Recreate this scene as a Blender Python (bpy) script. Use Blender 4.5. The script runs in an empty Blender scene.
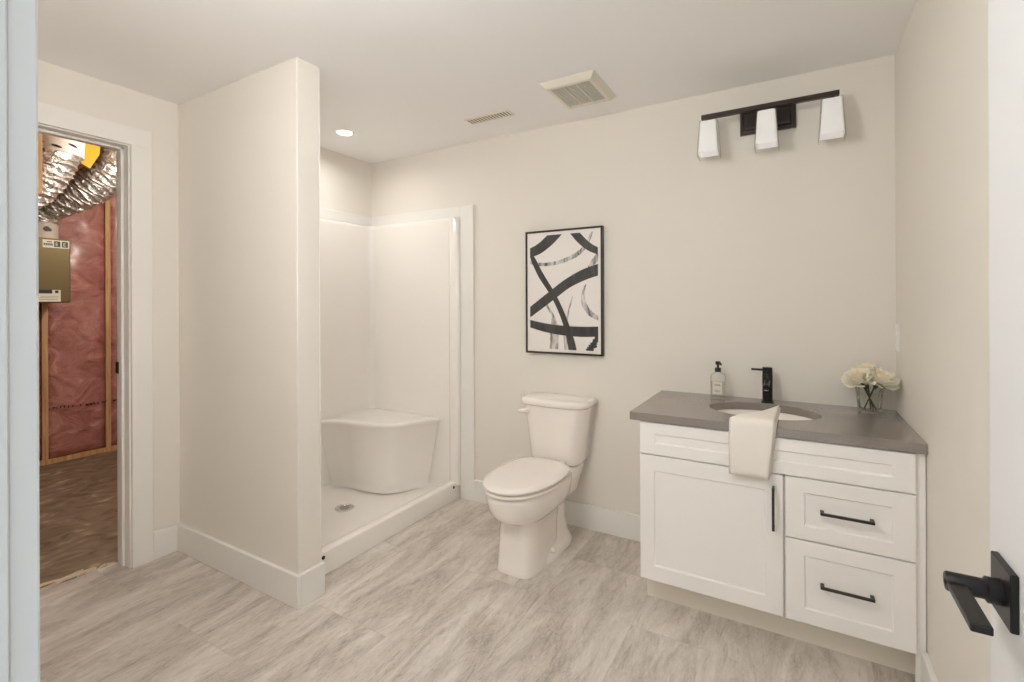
import bpy, bmesh, math, random
from mathutils import Vector, Matrix
random.seed(4)
PI = math.pi
C = bpy.context.scene.collection
S = bpy.context.scene

# ------------------------------------------------------------------ camera, world, lights, exposure
F, YAW, ROLL, CYP, CAMZ = 483.92, math.radians(30.303), math.radians(-.219), 303.58, 1.302
cam = bpy.data.cameras.new('camera')
cam.sensor_width = 36.0
cam.lens = F / 1024 * 36
cam.shift_y = -(341 - CYP) / 1024
cam.clip_start = 0.01
camo = bpy.data.objects.new('camera', cam)
C.objects.link(camo)
camo.matrix_world = (Matrix.Translation((0, 0, CAMZ)) @ Matrix.Rotation(YAW, 4, 'Z')
                     @ Matrix.Rotation(PI / 2, 4, 'X') @ Matrix.Rotation(ROLL, 4, 'Z'))
S.camera = camo

w = bpy.data.worlds.new('world')
S.world = w
w.use_nodes = True
w.node_tree.nodes['Background'].inputs[0].default_value = (0.85, 0.955, 1.0, 1)
w.node_tree.nodes['Background'].inputs[1].default_value = 1.03

def area(name, loc, size, power, col=(1, .9, .8), rot=(0, 0, 0), spread=PI):
    l = bpy.data.lights.new(name, 'AREA')
    l.shape = 'DISK'; l.size = size; l.energy = power; l.color = col; l.spread = spread
    o = bpy.data.objects.new(name, l)
    o.location = loc; o.rotation_euler = rot
    C.objects.link(o)
    return o

def point(name, loc, r, power, col):
    l = bpy.data.lights.new(name, 'POINT')
    l.shadow_soft_size = r; l.energy = power; l.color = col
    o = bpy.data.objects.new(name, l); o.location = loc
    C.objects.link(o)
    return o

H = 2.372
# recessed can in the shower (seen) and an added unseen fill light in the utility room; a globe added on the bathroom
# ceiling, out of view, is the main fill light and glows by its own material (built further down)
area('shower_can_light', (-2.412, 2.075, H - .012), .10, 3.5, (1.0, .97, .94), spread=math.radians(165))
point('utility_fill_light', (-3.62, 1.95, 2.25), .05, 46.0, (1.0, .92, .82))
FILL_GLOBE = (-.95, .40, 2.10)
FILL_GLOBE_STRENGTH = 36.0

S.view_settings.view_transform = 'Standard'
S.view_settings.look = 'None'
S.view_settings.gamma = 1.0
S.view_settings.use_curve_mapping = False
S.view_settings.exposure = 0.0
S.cycles.diffuse_bounces = 8
S.cycles.transparent_max_bounces = 32
S.cycles.max_bounces = 16
S.cycles.glossy_bounces = 10

# ------------------------------------------------------------------ materials
def rgb(r, g, b):
    f = lambda c: (c / 255 / 12.92) if c / 255 <= .04045 else ((c / 255 + .055) / 1.055) ** 2.4
    return (f(r), f(g), f(b), 1)

def mat(name, col, rough=.5, metal=0., spec=.5, coat=0., bump=0., bscale=200., trans=0., ior=1.45, sss=0., emit=None, estr=0.):
    m = bpy.data.materials.new(name); m.use_nodes = True
    nt = m.node_tree; p = nt.nodes['Principled BSDF']
    p.inputs['Base Color'].default_value = col
    p.inputs['Roughness'].default_value = rough
    p.inputs['Metallic'].default_value = metal
    p.inputs['Specular IOR Level'].default_value = spec
    p.inputs['Coat Weight'].default_value = coat
    p.inputs['Coat Roughness'].default_value = .06
    p.inputs['Transmission Weight'].default_value = trans
    p.inputs['IOR'].default_value = ior
    if emit:
        p.inputs['Emission Color'].default_value = emit
        p.inputs['Emission Strength'].default_value = estr
    # a faint tonal mottle, so that every surface is procedural
    tc = nt.nodes.new('ShaderNodeTexCoord')
    n = nt.nodes.new('ShaderNodeTexNoise'); n.inputs['Scale'].default_value = bscale; n.inputs['Detail'].default_value = 3
    nt.links.new(tc.outputs['Object'], n.inputs['Vector'])
    if bump:
        b = nt.nodes.new('ShaderNodeBump'); b.inputs['Strength'].default_value = bump; b.inputs['Distance'].default_value = .002
        nt.links.new(n.outputs['Fac'], b.inputs['Height'])
        nt.links.new(b.outputs['Normal'], p.inputs['Normal'])
    return m

def ramp(nt, stops):
    r = nt.nodes.new('ShaderNodeValToRGB')
    e = r.color_ramp.elements
    e[0].position, e[0].color = stops[0]
    e[1].position, e[1].color = stops[-1]
    for p, c in stops[1:-1]:
        q = e.new(p); q.color = c
    return r

M = {}
M['wall'] = mat('beige_paint', rgb(231, 226, 217), .75, spec=.25, bump=.08, bscale=350)
M['ceiling'] = mat('ceiling_paint', rgb(245, 244, 244), .85, spec=.2, bump=.06, bscale=300)
M['trim'] = mat('white_trim_paint', rgb(236, 234, 229), .4)
M['door'] = mat('white_door_paint', rgb(224, 225, 225), .42)
M['cab'] = mat('white_cabinet', rgb(247, 243, 239), .35)
M['kick'] = mat('toe_kick_white', rgb(236, 228, 214), .45)
M['fiber'] = mat('white_acrylic', rgb(243, 239, 233), .12, coat=.5)
M['porc'] = mat('porcelain', rgb(246, 239, 232), .12, coat=.6)
M['seatp'] = mat('seat_plastic', rgb(241, 234, 227), .2, coat=.3)
M['black'] = mat('matte_black_metal', (.016, .015, .015, 1), .38, metal=.3)
M['bronze'] = mat('dark_bronze', (.062, .052, .046, 1), .3, metal=.7)
M['chrome'] = mat('chrome', (.75, .75, .75, 1), .12, metal=1)
M['dark'] = mat('dark_gap', (.03, .028, .025, 1), .8)
M['opal'] = mat('opal_glass', rgb(250, 249, 250), .3, coat=.3, emit=(1, .93, .9, 1), estr=.12)
def thin_glass(name, tint, gloss=.5):
    m = bpy.data.materials.new(name); m.use_nodes = True
    nt = m.node_tree; nt.nodes.remove(nt.nodes['Principled BSDF'])
    out = nt.nodes['Material Output']
    t = nt.nodes.new('ShaderNodeBsdfTransparent'); t.inputs[0].default_value = tint
    g = nt.nodes.new('ShaderNodeBsdfGlossy'); g.inputs['Roughness'].default_value = .04
    lw = nt.nodes.new('ShaderNodeLayerWeight'); lw.inputs['Blend'].default_value = .25
    mu = nt.nodes.new('ShaderNodeMath'); mu.operation = 'MULTIPLY'; mu.inputs[1].default_value = gloss
    nt.links.new(lw.outputs['Fresnel'], mu.inputs[0])
    mx = nt.nodes.new('ShaderNodeMixShader')
    nt.links.new(mu.outputs[0], mx.inputs[0]); nt.links.new(t.outputs[0], mx.inputs[1]); nt.links.new(g.outputs[0], mx.inputs[2])
    nt.links.new(mx.outputs[0], out.inputs['Surface'])
    return m
M['clear'] = thin_glass('clear_glass', (.982, .985, .98, 1), .55)
M['crystal'] = thin_glass('cut_glass', (.988, .99, .984, 1), .7)
M['water'] = thin_glass('water', (.975, .985, .965, 1), .3)
M['soap'] = thin_glass('clear_soap', (.92, .92, .89, 1), .3)
M['pump'] = mat('black_plastic', (.02, .02, .02, 1), .3)
M['paperlabel'] = mat('clear_label', rgb(228, 222, 212), .6)
M['towel'] = mat('white_terry', rgb(247, 241, 232), .95, spec=.1, bump=.6, bscale=900)
M['petal'] = mat('cream_petal', rgb(252, 249, 238), .6, spec=.3)
M['petal2'] = mat('creamy_petal', rgb(251, 244, 224), .6, spec=.3)
for k_ in ('petal', 'petal2'):
    nt_ = M[k_].node_tree; p_ = nt_.nodes['Principled BSDF']; o_ = nt_.nodes['Material Output']
    tr_ = nt_.nodes.new('ShaderNodeBsdfTranslucent'); tr_.inputs[0].default_value = p_.inputs['Base Color'].default_value
    ms_ = nt_.nodes.new('ShaderNodeMixShader'); ms_.inputs[0].default_value = .22
    nt_.links.new(p_.outputs[0], ms_.inputs[1]); nt_.links.new(tr_.outputs[0], ms_.inputs[2]); nt_.links.new(ms_.outputs[0], o_.inputs['Surface'])
M['leaf'] = mat('leaf_green', (.06, .09, .025, 1), .5)
M['stem'] = mat('stem_green', (.07, .09, .03, 1), .5)
M['offwhite'] = mat('plastic_offwhite', rgb(236, 231, 218), .4)
M['vent'] = mat('vent_white', rgb(226, 220, 206), .45)
M['ventgrey'] = mat('fan_grille', rgb(206, 203, 192), .5)
M['print'] = mat('print_white', rgb(236, 231, 226), .5)
M['lens'] = mat('lit_lens', (1, 1, 1, 1), .4, emit=(1, .95, .88, 1), estr=8.)
M['globe'] = mat('fill_light_globe', (1, 1, 1, 1), .4, emit=(.985, .98, .985, 1), estr=FILL_GLOBE_STRENGTH)  # glow of the added globe that brightens the bathroom from out of view
M['switch'] = mat('switch_white', rgb(242, 239, 234), .35)
M['hrv'] = mat('olive_gold_metal', rgb(106, 92, 60), .42, metal=.5, bump=.03, bscale=40)
M['lblw'] = mat('label_white', rgb(225, 222, 205), .5)
M['lblk'] = mat('label_black', (.02, .022, .02, 1), .5)
M['lblg'] = mat('label_green', rgb(28, 52, 34), .5)
M['yellow'] = mat('yellow_panel', rgb(214, 160, 18), .55)
M['card'] = mat('collar_white', rgb(205, 190, 176), .6)
M['red_ink'] = mat('dark_red_ink', rgb(74, 24, 24), .7)
M['strip'] = mat('pale_strip', rgb(226, 208, 184), .7, bump=.3, bscale=60)
M['ragged'] = M['strip']

# vinyl floor: stone-look planks along y, long grey streaks
def floor_material():
    m = bpy.data.materials.new('stone_look_vinyl'); m.use_nodes = True
    nt = m.node_tree; p = nt.nodes['Principled BSDF']; L = nt.links
    tc = nt.nodes.new('ShaderNodeTexCoord')
    rot = nt.nodes.new('ShaderNodeMapping'); rot.inputs['Rotation'].default_value = (0, 0, PI / 2)
    rot.inputs['Location'].default_value = (.11, .17, 0)
    L.new(tc.outputs['Object'], rot.inputs['Vector'])
    br = nt.nodes.new('ShaderNodeTexBrick')
    br.inputs['Scale'].default_value = 1.0
    br.inputs['Brick Width'].default_value = .91; br.inputs['Row Height'].default_value = .405
    br.inputs['Mortar Size'].default_value = .0012; br.inputs['Mortar Smooth'].default_value = .3
    br.inputs['Color1'].default_value = (0, 0, 0, 1); br.inputs['Color2'].default_value = (1, 1, 1, 1)
    br.inputs['Mortar'].default_value = (.5, .5, .5, 1)
    br.offset = .4
    L.new(rot.outputs['Vector'], br.inputs['Vector'])
    sep = nt.nodes.new('ShaderNodeSeparateColor'); L.new(br.outputs['Color'], sep.inputs['Color'])
    off = nt.nodes.new('ShaderNodeVectorMath'); off.operation = 'SCALE'; off.inputs[0].default_value = (3.1, 5.7, 2.3)
    L.new(sep.outputs[0], off.inputs['Scale'])
    add = nt.nodes.new('ShaderNodeVectorMath'); add.operation = 'ADD'
    L.new(tc.outputs['Object'], add.inputs[0]); L.new(off.outputs[0], add.inputs[1])
    def noise(scale, stretch, detail, rough, dist):
        mp = nt.nodes.new('ShaderNodeMapping'); mp.inputs['Scale'].default_value = stretch
        mp.inputs['Rotation'].default_value = (0, 0, -.03)
        L.new(add.outputs[0], mp.inputs['Vector'])
        n = nt.nodes.new('ShaderNodeTexNoise'); n.inputs['Scale'].default_value = scale
        n.inputs['Detail'].default_value = detail; n.inputs['Roughness'].default_value = rough
        n.inputs['Distortion'].default_value = dist
        L.new(mp.outputs['Vector'], n.inputs['Vector'])
        return n
    n4 = noise(5.5, (3.4, .75, 1), 10, .68, 2.2)
    n1 = noise(2.4, (2.7, .62, 1), 9, .66, 1.5)
    n2 = noise(8.0, (4.0, .7, 1), 8, .72, 1.8)
    n3 = noise(60.0, (1.6, .5, 1), 4, .6, 0)
    r1 = ramp(nt, [(.28, rgb(176, 167, 156)), (.45, rgb(200, 191, 180)), (.57, rgb(213, 205, 195)), (.72, rgb(228, 221, 212))])
    L.new(n1.outputs['Fac'], r1.inputs['Fac'])
    r2 = ramp(nt, [(.33, (.70, .68, .66, 1)), (.46, (1, 1, 1, 1)), (.60, (1, 1, 1, 1)), (.72, (1.1, 1.1, 1.1, 1))])
    L.new(n2.outputs['Fac'], r2.inputs['Fac'])
    mx = nt.nodes.new('ShaderNodeMix'); mx.data_type = 'RGBA'; mx.blend_type = 'MULTIPLY'; mx.inputs[0].default_value = .85
    L.new(r1.outputs['Color'], mx.inputs[6]); L.new(r2.outputs['Color'], mx.inputs[7])
    r3 = ramp(nt, [(.3, (.9, .9, .9, 1)), (.7, (1.06, 1.06, 1.06, 1))])
    L.new(n3.outputs['Fac'], r3.inputs['Fac'])
    mx2 = nt.nodes.new('ShaderNodeMix'); mx2.data_type = 'RGBA'; mx2.blend_type = 'MULTIPLY'; mx2.inputs[0].default_value = .7
    L.new(mx.outputs[2], mx2.inputs[6]); L.new(r3.outputs['Color'], mx2.inputs[7])
    mo = nt.nodes.new('ShaderNodeMix'); mo.data_type = 'RGBA'; mo.blend_type = 'MULTIPLY'
    mo.inputs[7].default_value = (.86, .85, .84, 1)
    rv = ramp(nt, [(.455, (1, 1, 1, 1)), (.492, (.74, .72, .70, 1)), (.50, (.70, .68, .66, 1)), (.512, (1, 1, 1, 1))])
    L.new(n4.outputs['Fac'], rv.inputs['Fac'])
    rm = ramp(nt, [(.40, (.9, .9, .9, 1)), (.58, (.15, .15, .15, 1))]); L.new(n1.outputs['Fac'], rm.inputs['Fac'])
    mv = nt.nodes.new('ShaderNodeMix'); mv.data_type = 'RGBA'; mv.blend_type = 'MULTIPLY'
    L.new(rm.outputs['Color'], mv.inputs[0]); L.new(mx2.outputs[2], mv.inputs[6]); L.new(rv.outputs['Color'], mv.inputs[7])
    L.new(br.outputs['Fac'], mo.inputs[0]); L.new(mv.outputs[2], mo.inputs[6])
    L.new(mo.outputs[2], p.inputs['Base Color'])
    p.inputs['Roughness'].default_value = .42; p.inputs['Specular IOR Level'].default_value = .4
    b = nt.nodes.new('ShaderNodeBump'); b.inputs['Strength'].default_value = .12; b.inputs['Distance'].default_value = .002
    L.new(n2.outputs['Fac'], b.inputs['Height']); L.new(b.outputs['Normal'], p.inputs['Normal'])
    return m
M['floor'] = floor_material()

def noise_mat(name, stops, scale, stretch=(1, 1, 1), rough=.6, detail=6, dist=0., bump=0., bdist=.01, metal=0., coat=0., kind='noise'):
    m = bpy.data.materials.new(name); m.use_nodes = True
    nt = m.node_tree; p = nt.nodes['Principled BSDF']; L = nt.links
    tc = nt.nodes.new('ShaderNodeTexCoord')
    mp = nt.nodes.new('ShaderNodeMapping'); mp.inputs['Scale'].default_value = stretch
    L.new(tc.outputs['Object'], mp.inputs['Vector'])
    n = nt.nodes.new('ShaderNodeTexNoise'); n.inputs['Scale'].default_value = scale
    n.inputs['Detail'].default_value = detail; n.inputs['Distortion'].default_value = dist
    L.new(mp.outputs['Vector'], n.inputs['Vector'])
    r = ramp(nt, stops); L.new(n.outputs['Fac'], r.inputs['Fac']); L.new(r.outputs['Color'], p.inputs['Base Color'])
    p.inputs['Roughness'].default_value = rough; p.inputs['Metallic'].default_value = metal
    p.inputs['Coat Weight'].default_value = coat; p.inputs['Coat Roughness'].default_value = .2
    if bump:
        b = nt.nodes.new('ShaderNodeBump'); b.inputs['Strength'].default_value = bump; b.inputs['Distance'].default_value = bdist
        L.new(n.outputs['Fac'], b.inputs['Height']); L.new(b.outputs['Normal'], p.inputs['Normal'])
    return m
M['slab'] = noise_mat('rough_concrete', [(.3, rgb(100, 86, 70)), (.46, rgb(134, 118, 98)), (.60, rgb(148, 132, 110)), (.70, rgb(196, 180, 156))],
                      7., (1.2, .8, 1), .5, 10, 1.4, bump=.6, bdist=.01)
M['batt'] = noise_mat('pink_insulation', [(.25, rgb(140, 84, 76)), (.45, rgb(174, 112, 102)), (.62, rgb(190, 130, 120)), (.75, rgb(220, 172, 160))],
                      4.2, (1, 1.1, 1.5), .55, 9, 1.8, bump=.9, bdist=.03, coat=.35)
M['wood'] = noise_mat('spruce_lumber', [(.3, rgb(176, 132, 88)), (.5, rgb(204, 160, 112)), (.7, rgb(220, 180, 132))],
                      6., (8, 8, .5), .6, 5, .6)
M['osb'] = noise_mat('subfloor_board', [(.3, rgb(110, 78, 44)), (.7, rgb(158, 116, 70))], 14., (1, 2.5, 1), .7, 4)
M['foil'] = noise_mat('crinkled_foil', [(.3, (.62, .59, .56, 1)), (.6, (.88, .86, .83, 1))], 24., (1, 1, 1), .27, 6, 1.2, bump=1., bdist=.02, metal=.85)
M['foilsmooth'] = noise_mat('foil_sleeve', [(.3, (.66, .60, .55, 1)), (.7, (.80, .76, .70, 1))], 10., (1, 1, 1), .4, 3, .3, bump=.2, bdist=.01, metal=.0)
M['quartz'] = noise_mat('grey_quartz', [(.35, rgb(139, 130, 123)), (.65, rgb(145, 136, 129))], 220., (1, 1, 1), .10, 3, 0, coat=.25)
M['ink'] = noise_mat('black_brush_ink', [(.3, (.035, .033, .032, 1)), (.7, (.075, .07, .068, 1))], 30., (1, 1, .3), .55, 4)
M['wash'] = noise_mat('grey_dry_brush', [(.34, (.10, .095, .09, 1)), (.5, (.40, .38, .36, 1)), (.66, rgb(222, 217, 211))], 14., (3.2, 1, .8), .55, 5, .5)

# ------------------------------------------------------------------ mesh helpers
LOC = {}
def B(): return bmesh.new()

def root_of(o):
    while o.parent: o = o.parent
    return o

def obj(name, bm, m, parent=None, smooth=False, kind=None, angle=None, recalc=True):
    if recalc: bmesh.ops.recalc_face_normals(bm, faces=bm.faces)
    me = bpy.data.meshes.new(name)
    if parent is not None:
        bm.transform(Matrix.Translation(-Vector(root_of(parent).location)))
    bm.to_mesh(me); bm.free()
    mm = m if isinstance(m, list) else [m]
    for x in mm: me.materials.append(x)
    if smooth or angle is not None:
        for p in me.polygons: p.use_smooth = True
        if angle is not None:
            me.set_sharp_from_angle(angle=math.radians(angle))
    o = bpy.data.objects.new(name, me); C.objects.link(o)
    if parent is not None: o.parent = parent
    if kind: o['kind'] = kind
    return o

def tag(o, label, cat, group=None):
    o['label'] = label; o['category'] = cat
    if group: o['group'] = group
    return o

def thing(name, label, cat, loc=(0, 0, 0), group=None):
    o = bpy.data.objects.new(name, None); C.objects.link(o)
    o.location = loc; o.empty_display_size = .05
    return tag(o, label, cat, group)

def struct(name, bm, m, parent=None, **k):
    o = obj(name, bm, m, parent, **k)
    if parent is None: o['kind'] = 'structure'
    return o

def box(bm, x0, x1, y0, y1, z0, z1, bev=0, seg=1, mi=0):
    vs = [bm.verts.new(p) for p in ((x0, y0, z0), (x1, y0, z0), (x1, y1, z0), (x0, y1, z0),
                                    (x0, y0, z1), (x1, y0, z1), (x1, y1, z1), (x0, y1, z1))]
    fs = [bm.faces.new([vs[i] for i in f]) for f in
          ((0, 3, 2, 1), (4, 5, 6, 7), (0, 1, 5, 4), (1, 2, 6, 5), (2, 3, 7, 6), (3, 0, 4, 7))]
    for f in fs: f.material_index = mi
    if bev:
        es = list({e for f in fs for e in f.edges})
        r = bmesh.ops.bevel(bm, geom=es, offset=bev, segments=seg, profile=.5, affect='EDGES', clamp_overlap=True)
        for f in r['faces']: f.material_index = mi
    return fs

def loft(bm, rings, cap0=True, cap1=True, closed=True, mi=0):
    R = [[bm.verts.new(p) for p in r] for r in rings]
    n = len(R[0])
    for a, b in zip(R, R[1:]):
        for i in range(n if closed else n - 1):
            f = bm.faces.new((a[i], a[(i + 1) % n], b[(i + 1) % n], b[i])); f.material_index = mi
    if cap0: bm.faces.new(R[0][::-1]).material_index = mi
    if cap1: bm.faces.new(R[-1]).material_index = mi
    return R

def lathe(bm, prof, c=(0, 0, 0), n=32, axis='z', cap0=True, cap1=True, mi=0):
    rings = []
    for r, h in prof:
        ring = []
        for i in range(n):
            a = 2 * PI * i / n
            p = (r * math.cos(a), r * math.sin(a), h)
            if axis == 'x': p = (h, p[0], p[1])
            if axis == 'y': p = (p[0], h, p[1])
            ring.append((p[0] + c[0], p[1] + c[1], p[2] + c[2]))
        rings.append(ring)
    return loft(bm, rings, cap0, cap1, True, mi)

def tube(bm, pts, rad, n=12, mi=0):
    pts = [Vector(p) for p in pts]
    rads = rad if isinstance(rad, (list, tuple)) else [rad] * len(pts)
    rings = []; up = None
    for i, p in enumerate(pts):
        t = (pts[min(i + 1, len(pts) - 1)] - pts[max(i - 1, 0)]).normalized()
        if up is None:
            up = Vector((0, 0, 1)) if abs(t.z) < .9 else Vector((1, 0, 0))
        a = t.cross(up).normalized(); b = a.cross(t).normalized(); up = b
        rings.append([p + (a * math.cos(2 * PI * k / n) + b * math.sin(2 * PI * k / n)) * rads[i] for k in range(n)])
    loft(bm, rings, mi=mi)

def catmull(P, k=8):
    P = [Vector(p) for p in P]; out = []
    for i in range(len(P) - 1):
        p0, p1, p2, p3 = P[max(i - 1, 0)], P[i], P[i + 1], P[min(i + 2, len(P) - 1)]
        for j in range(k):
            t = j / k
            out.append(.5 * ((2 * p1) + (p2 - p0) * t + (2 * p0 - 5 * p1 + 4 * p2 - p3) * t * t + (3 * p1 - p0 - 3 * p2 + p3) * t ** 3))
    out.append(P[-1]); return out

def rrect(cx, cy, hx, hy, r, z, k=5):
    out = []
    for (sx, sy, a0) in ((1, 1, 0), (-1, 1, PI / 2), (-1, -1, PI), (1, -1, 1.5 * PI)):
        for j in range(k + 1):
            a = a0 + PI / 2 * j / k
            out.append((cx + sx * (hx - r) + r * math.cos(a), cy + sy * (hy - r) + r * math.sin(a), z))
    return out

def text_bm(bm, s, size, origin, ax, az, mi=0, off=(0, 0, 0)):
    """flat lettering laid on the plane spanned by ax (reading direction) and az (up)"""
    cu = bpy.data.curves.new('t', 'FONT'); cu.body = s; cu.size = size
    o = bpy.data.objects.new('t', cu); C.objects.link(o)
    dg = bpy.context.evaluated_depsgraph_get()
    me = bpy.data.meshes.new_from_object(o.evaluated_get(dg))
    ax, az, og = Vector(ax), Vector(az), Vector(origin)
    vs = [bm.verts.new(og + ax * v.co.x + az * v.co.y) for v in me.vertices]
    for p in me.polygons:
        try: bm.faces.new([vs[i] for i in p.vertices]).material_index = mi
        except ValueError: pass
    bpy.data.objects.remove(o); bpy.data.curves.remove(cu); bpy.data.meshes.remove(me)

# ------------------------------------------------------------------ the room
XR, YB, XL, YP, XE = .377, 2.642, -2.842, 1.334, -1.85
YW = .13                     # room side of the wall the camera looks through
XLo = -2.968                 # far side of the left wall
bm = B(); box(bm, XLo, XR + .1, -.9, YB + .12, -.06, 0); struct('floor', bm, M['floor'])
bm = B(); box(bm, XLo, XR + .1, .01, YB + .12, H, H + .06); struct('ceiling', bm, M['ceiling'])
bm = B(); box(bm, XLo, XR + .1, YB, YB + .12, 0, H); struct('wall_back', bm, M['wall'])
bm = B(); box(bm, XR, XR + .1, .01, YB, 0, H); struct('wall_right', bm, M['wall'])
# left wall with the utility-room doorway
DY0, DY1, DH = .347, 1.109, 2.088
bm = B()
box(bm, XLo, XL, DY1 + .02, YB, 0, H); box(bm, XL, -2.778, 1.45, YB, 0, H)
box(bm, XLo, XL, .01, DY0 - .02, 0, H)
box(bm, XLo, XL, DY0 - .02, DY1 + .02, DH + .02, H)
struct('wall_left', bm, M['wall'])
# stub wall beside the shower
bm = B(); box(bm, XL, XE, YP, 1.446, 0, H, .004, 2); struct('wall_partition', bm, M['wall'])
# wall with the doorway the room is seen through
JX0, JX1, JH = -.540, .300, 2.06
bm = B()
box(bm, XL, JX0 - .02, .01, YW, 0, H)
box(bm, JX1 + .02, XR, .01, YW, 0, H)
box(bm, JX0 - .02, JX1 + .02, .01, YW, JH + .02, H)
struct('wall_front', bm, M['wall'])

# baseboards
def base(name, segs):
    bm = B()
    for (x0, x1, y0, y1) in segs:
        box(bm, x0, x1, y0, y1, 0, .140, .003, 2)
    return struct(name, bm, M['trim'])
T = .018
base('baseboard_back', [(-1.829, -.576, YB - T, YB)])
base('baseboard_right', [(XR - T, XR, YW, 2.080)])
base('baseboard_left', [(XL, XL + T, 1.205, YP - T)])
base('baseboard_partition', [(XL, XE + T, YP - T, YP), (XE, XE + T, YP - T + .018, 1.458)])
base('baseboard_front', [(XL, -.64, YW, YW + T)])

# casing and jamb of the utility doorway (trim_1), of the front doorway (trim_3)
bm = B()
for (y0, y1) in ((DY1 + .006, DY1 + .096), (DY0 - .096, DY0 - .006)):
    box(bm, XL, XL + T, y0, y1, 0, DH + .006, .002)
box(bm, XL, XL + T, DY0 - .096, DY1 + .096, DH + .006, DH + .096, .002)
struct('trim_1', bm, M['trim'])
bm = B()
box(bm, XLo - .004, XL, DY1, DY1 + .02, 0, DH + .02); box(bm, XLo - .004, XL, DY0 - .02, DY0, 0, DH + .02)
box(bm, XLo - .004, XL, DY0, DY1, DH, DH + .02)
# door stops
box(bm, -2.925, -2.893, DY1 - .011, DY1, 0, DH, .002); box(bm, -2.925, -2.893, DY0, DY0 + .011, 0, DH, .002)
box(bm, -2.925, -2.893, DY0, DY1, DH - .011, DH, .002)
j = struct('trim_2', bm, M['trim'])
bm = B(); box(bm, -2.985, -2.935, DY1 - .0025, DY1 + .001, .955, 1.015, .001)
box(bm, -2.980, -2.971, DY1 - .004, DY1 + .001, .965, 1.005, .001)
obj('strike_plate', bm, M['black'], j)['label'] = 'black metal strike plate'
bm = B()
box(bm, JX0 - .02, JX0, .006, YW, 0, JH + .02, .001); box(bm, JX1, JX1 + .02, .006, YW, 0, JH + .02, .001)
box(bm, JX0, JX1, .006, YW, JH, JH + .02)
box(bm, JX0, JX0 + .010, .035, .075, 0, JH, .002)
box(bm, JX0 - .09, JX0 - .005, YW, YW + .020, 0, JH + .09, .002)
box(bm, JX0 - .005, JX1 + .005, YW, YW + .020, JH + .005, JH + .09, .002)
struct('trim_3', bm, M['door'])
# flat fascia boards round the shower opening
bm = B()
box(bm, -1.9355, -1.829, YB - T, YB, 0, 1.955, .0015)
box(bm, -2.76, -1.9355, YB - T, YB, 1.885, 1.955, .0015)
box(bm, -2.778, -2.76, 1.446, YB, 1.885, 1.955, .0015)
box(bm, -1.94, XE, 1.446, 1.453, .11, H - .004, .0015)
struct('trim_4', bm, M['trim'])

# open entry door on the right
bm = B(); box(bm, .254, .290, .150, .998, .012, 2.045, .002)
dr = struct('door_1', bm, M['door'])
dh = obj('door_handle', (lambda b: (box(b, .245, .254, .885, .961, .862, .940, .0015), b)[1])(B()), M['black'], dr)
dh['label'] = 'matte black square door rose'
bm = B()
lathe(bm, [(.0175, .2455), (.0175, .231), (.0135, .228), (.0135, .189), (.012, .187)], (0, .923, .898), 24, 'x')
obj('spindle', bm, M['black'], dh, angle=40)
bm = B(); box(bm, .187, .209, .806, .930, .892, .903, .002, 2); obj('lever', bm, M['black'], dh)
bm = B()
for z in (.2, 1.02, 1.83):
    box(bm, .288, .299, .134, .152, z, z + .09, .001)
obj('hinge_leaf', bm, M['black'], dr)

# ------------------------------------------------------------------ shower
sh = thing('shower_stall', 'white moulded shower stall with corner seat, in the alcove behind the beige stub wall', 'shower', (-2.4, 2.05, 0))
SX0, SX1, SY0, SY1 = XL + .001, -1.957, 1.460, YB - .001
IX, IY0, IY1 = -2.754, 1.49, 2.612        # inner faces of the panels
ZT = 1.885
# surround: three panels joined with a rounded inner corner, rolled front edges
def wallpath(o):   # plan path (inner face), offset o outwards
    p = []
    r = .05
    p.append((-1.945, IY0 - o))
    p.append((-2.03, IY0 - o))
    for k in range(7):
        a = -PI / 2 - PI / 2 * k / 6
        p.append((IX + r + (r + o) * math.cos(a), IY0 + r + (r + o) * math.sin(a)))
    for k in range(9):
        a = PI - PI / 2 * k / 8
        p.append((IX + r + (r + o) * math.cos(a), IY1 - r + (r + o) * math.sin(a)))
    p.append((-2.03, IY1 + o)); p.append((-1.99, IY1 + o))
    return p
bm = B()
inner = wallpath(0); outer = wallpath(.022)
zs = [.03, .5, 1.2, ZT - .03, ZT - .012]
loft(bm, [[(x, y, z) for x, y in inner] for z in zs] + [[(x, y, ZT) for x, y in wallpath(.008)], [(x, y, ZT) for x, y in outer]] +
     [[(x, y, .03) for x, y in outer]], False, False, False)
obj('wall_panel', bm, M['fiber'], sh, angle=50)
bm = B()
# rolled front flange at the toilet side: a slim pilaster
prof = [(-2.020, IY1 + .012), (-2.016, IY1 - .004), (-2.004, IY1 - .010), (-1.952, IY1 - .010), (-1.942, IY1 - .006), (-1.936, IY1 + .012)]
loft(bm, [[(x, y, z) for x, y in prof] for z in (.09, .9, ZT - .02)] + [[(x, y + .012, ZT - .004) for x, y in prof]])
obj('front_flange', bm, M['fiber'], sh, angle=50)
bm = B()
prof = [(-2.020, IY0 - .012), (-2.016, IY0 + .004), (-2.004, IY0 + .010), (-1.965, IY0 + .010), (-1.955, IY0 + .004), (-1.953, IY0 - .012)]
loft(bm, [[(x, y, z) for x, y in prof] for z in (.09, .9, ZT - .02)] + [[(x, y - .012, ZT - .004) for x, y in prof]])
obj('front_flange', bm, M['fiber'], sh, angle=50)
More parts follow.
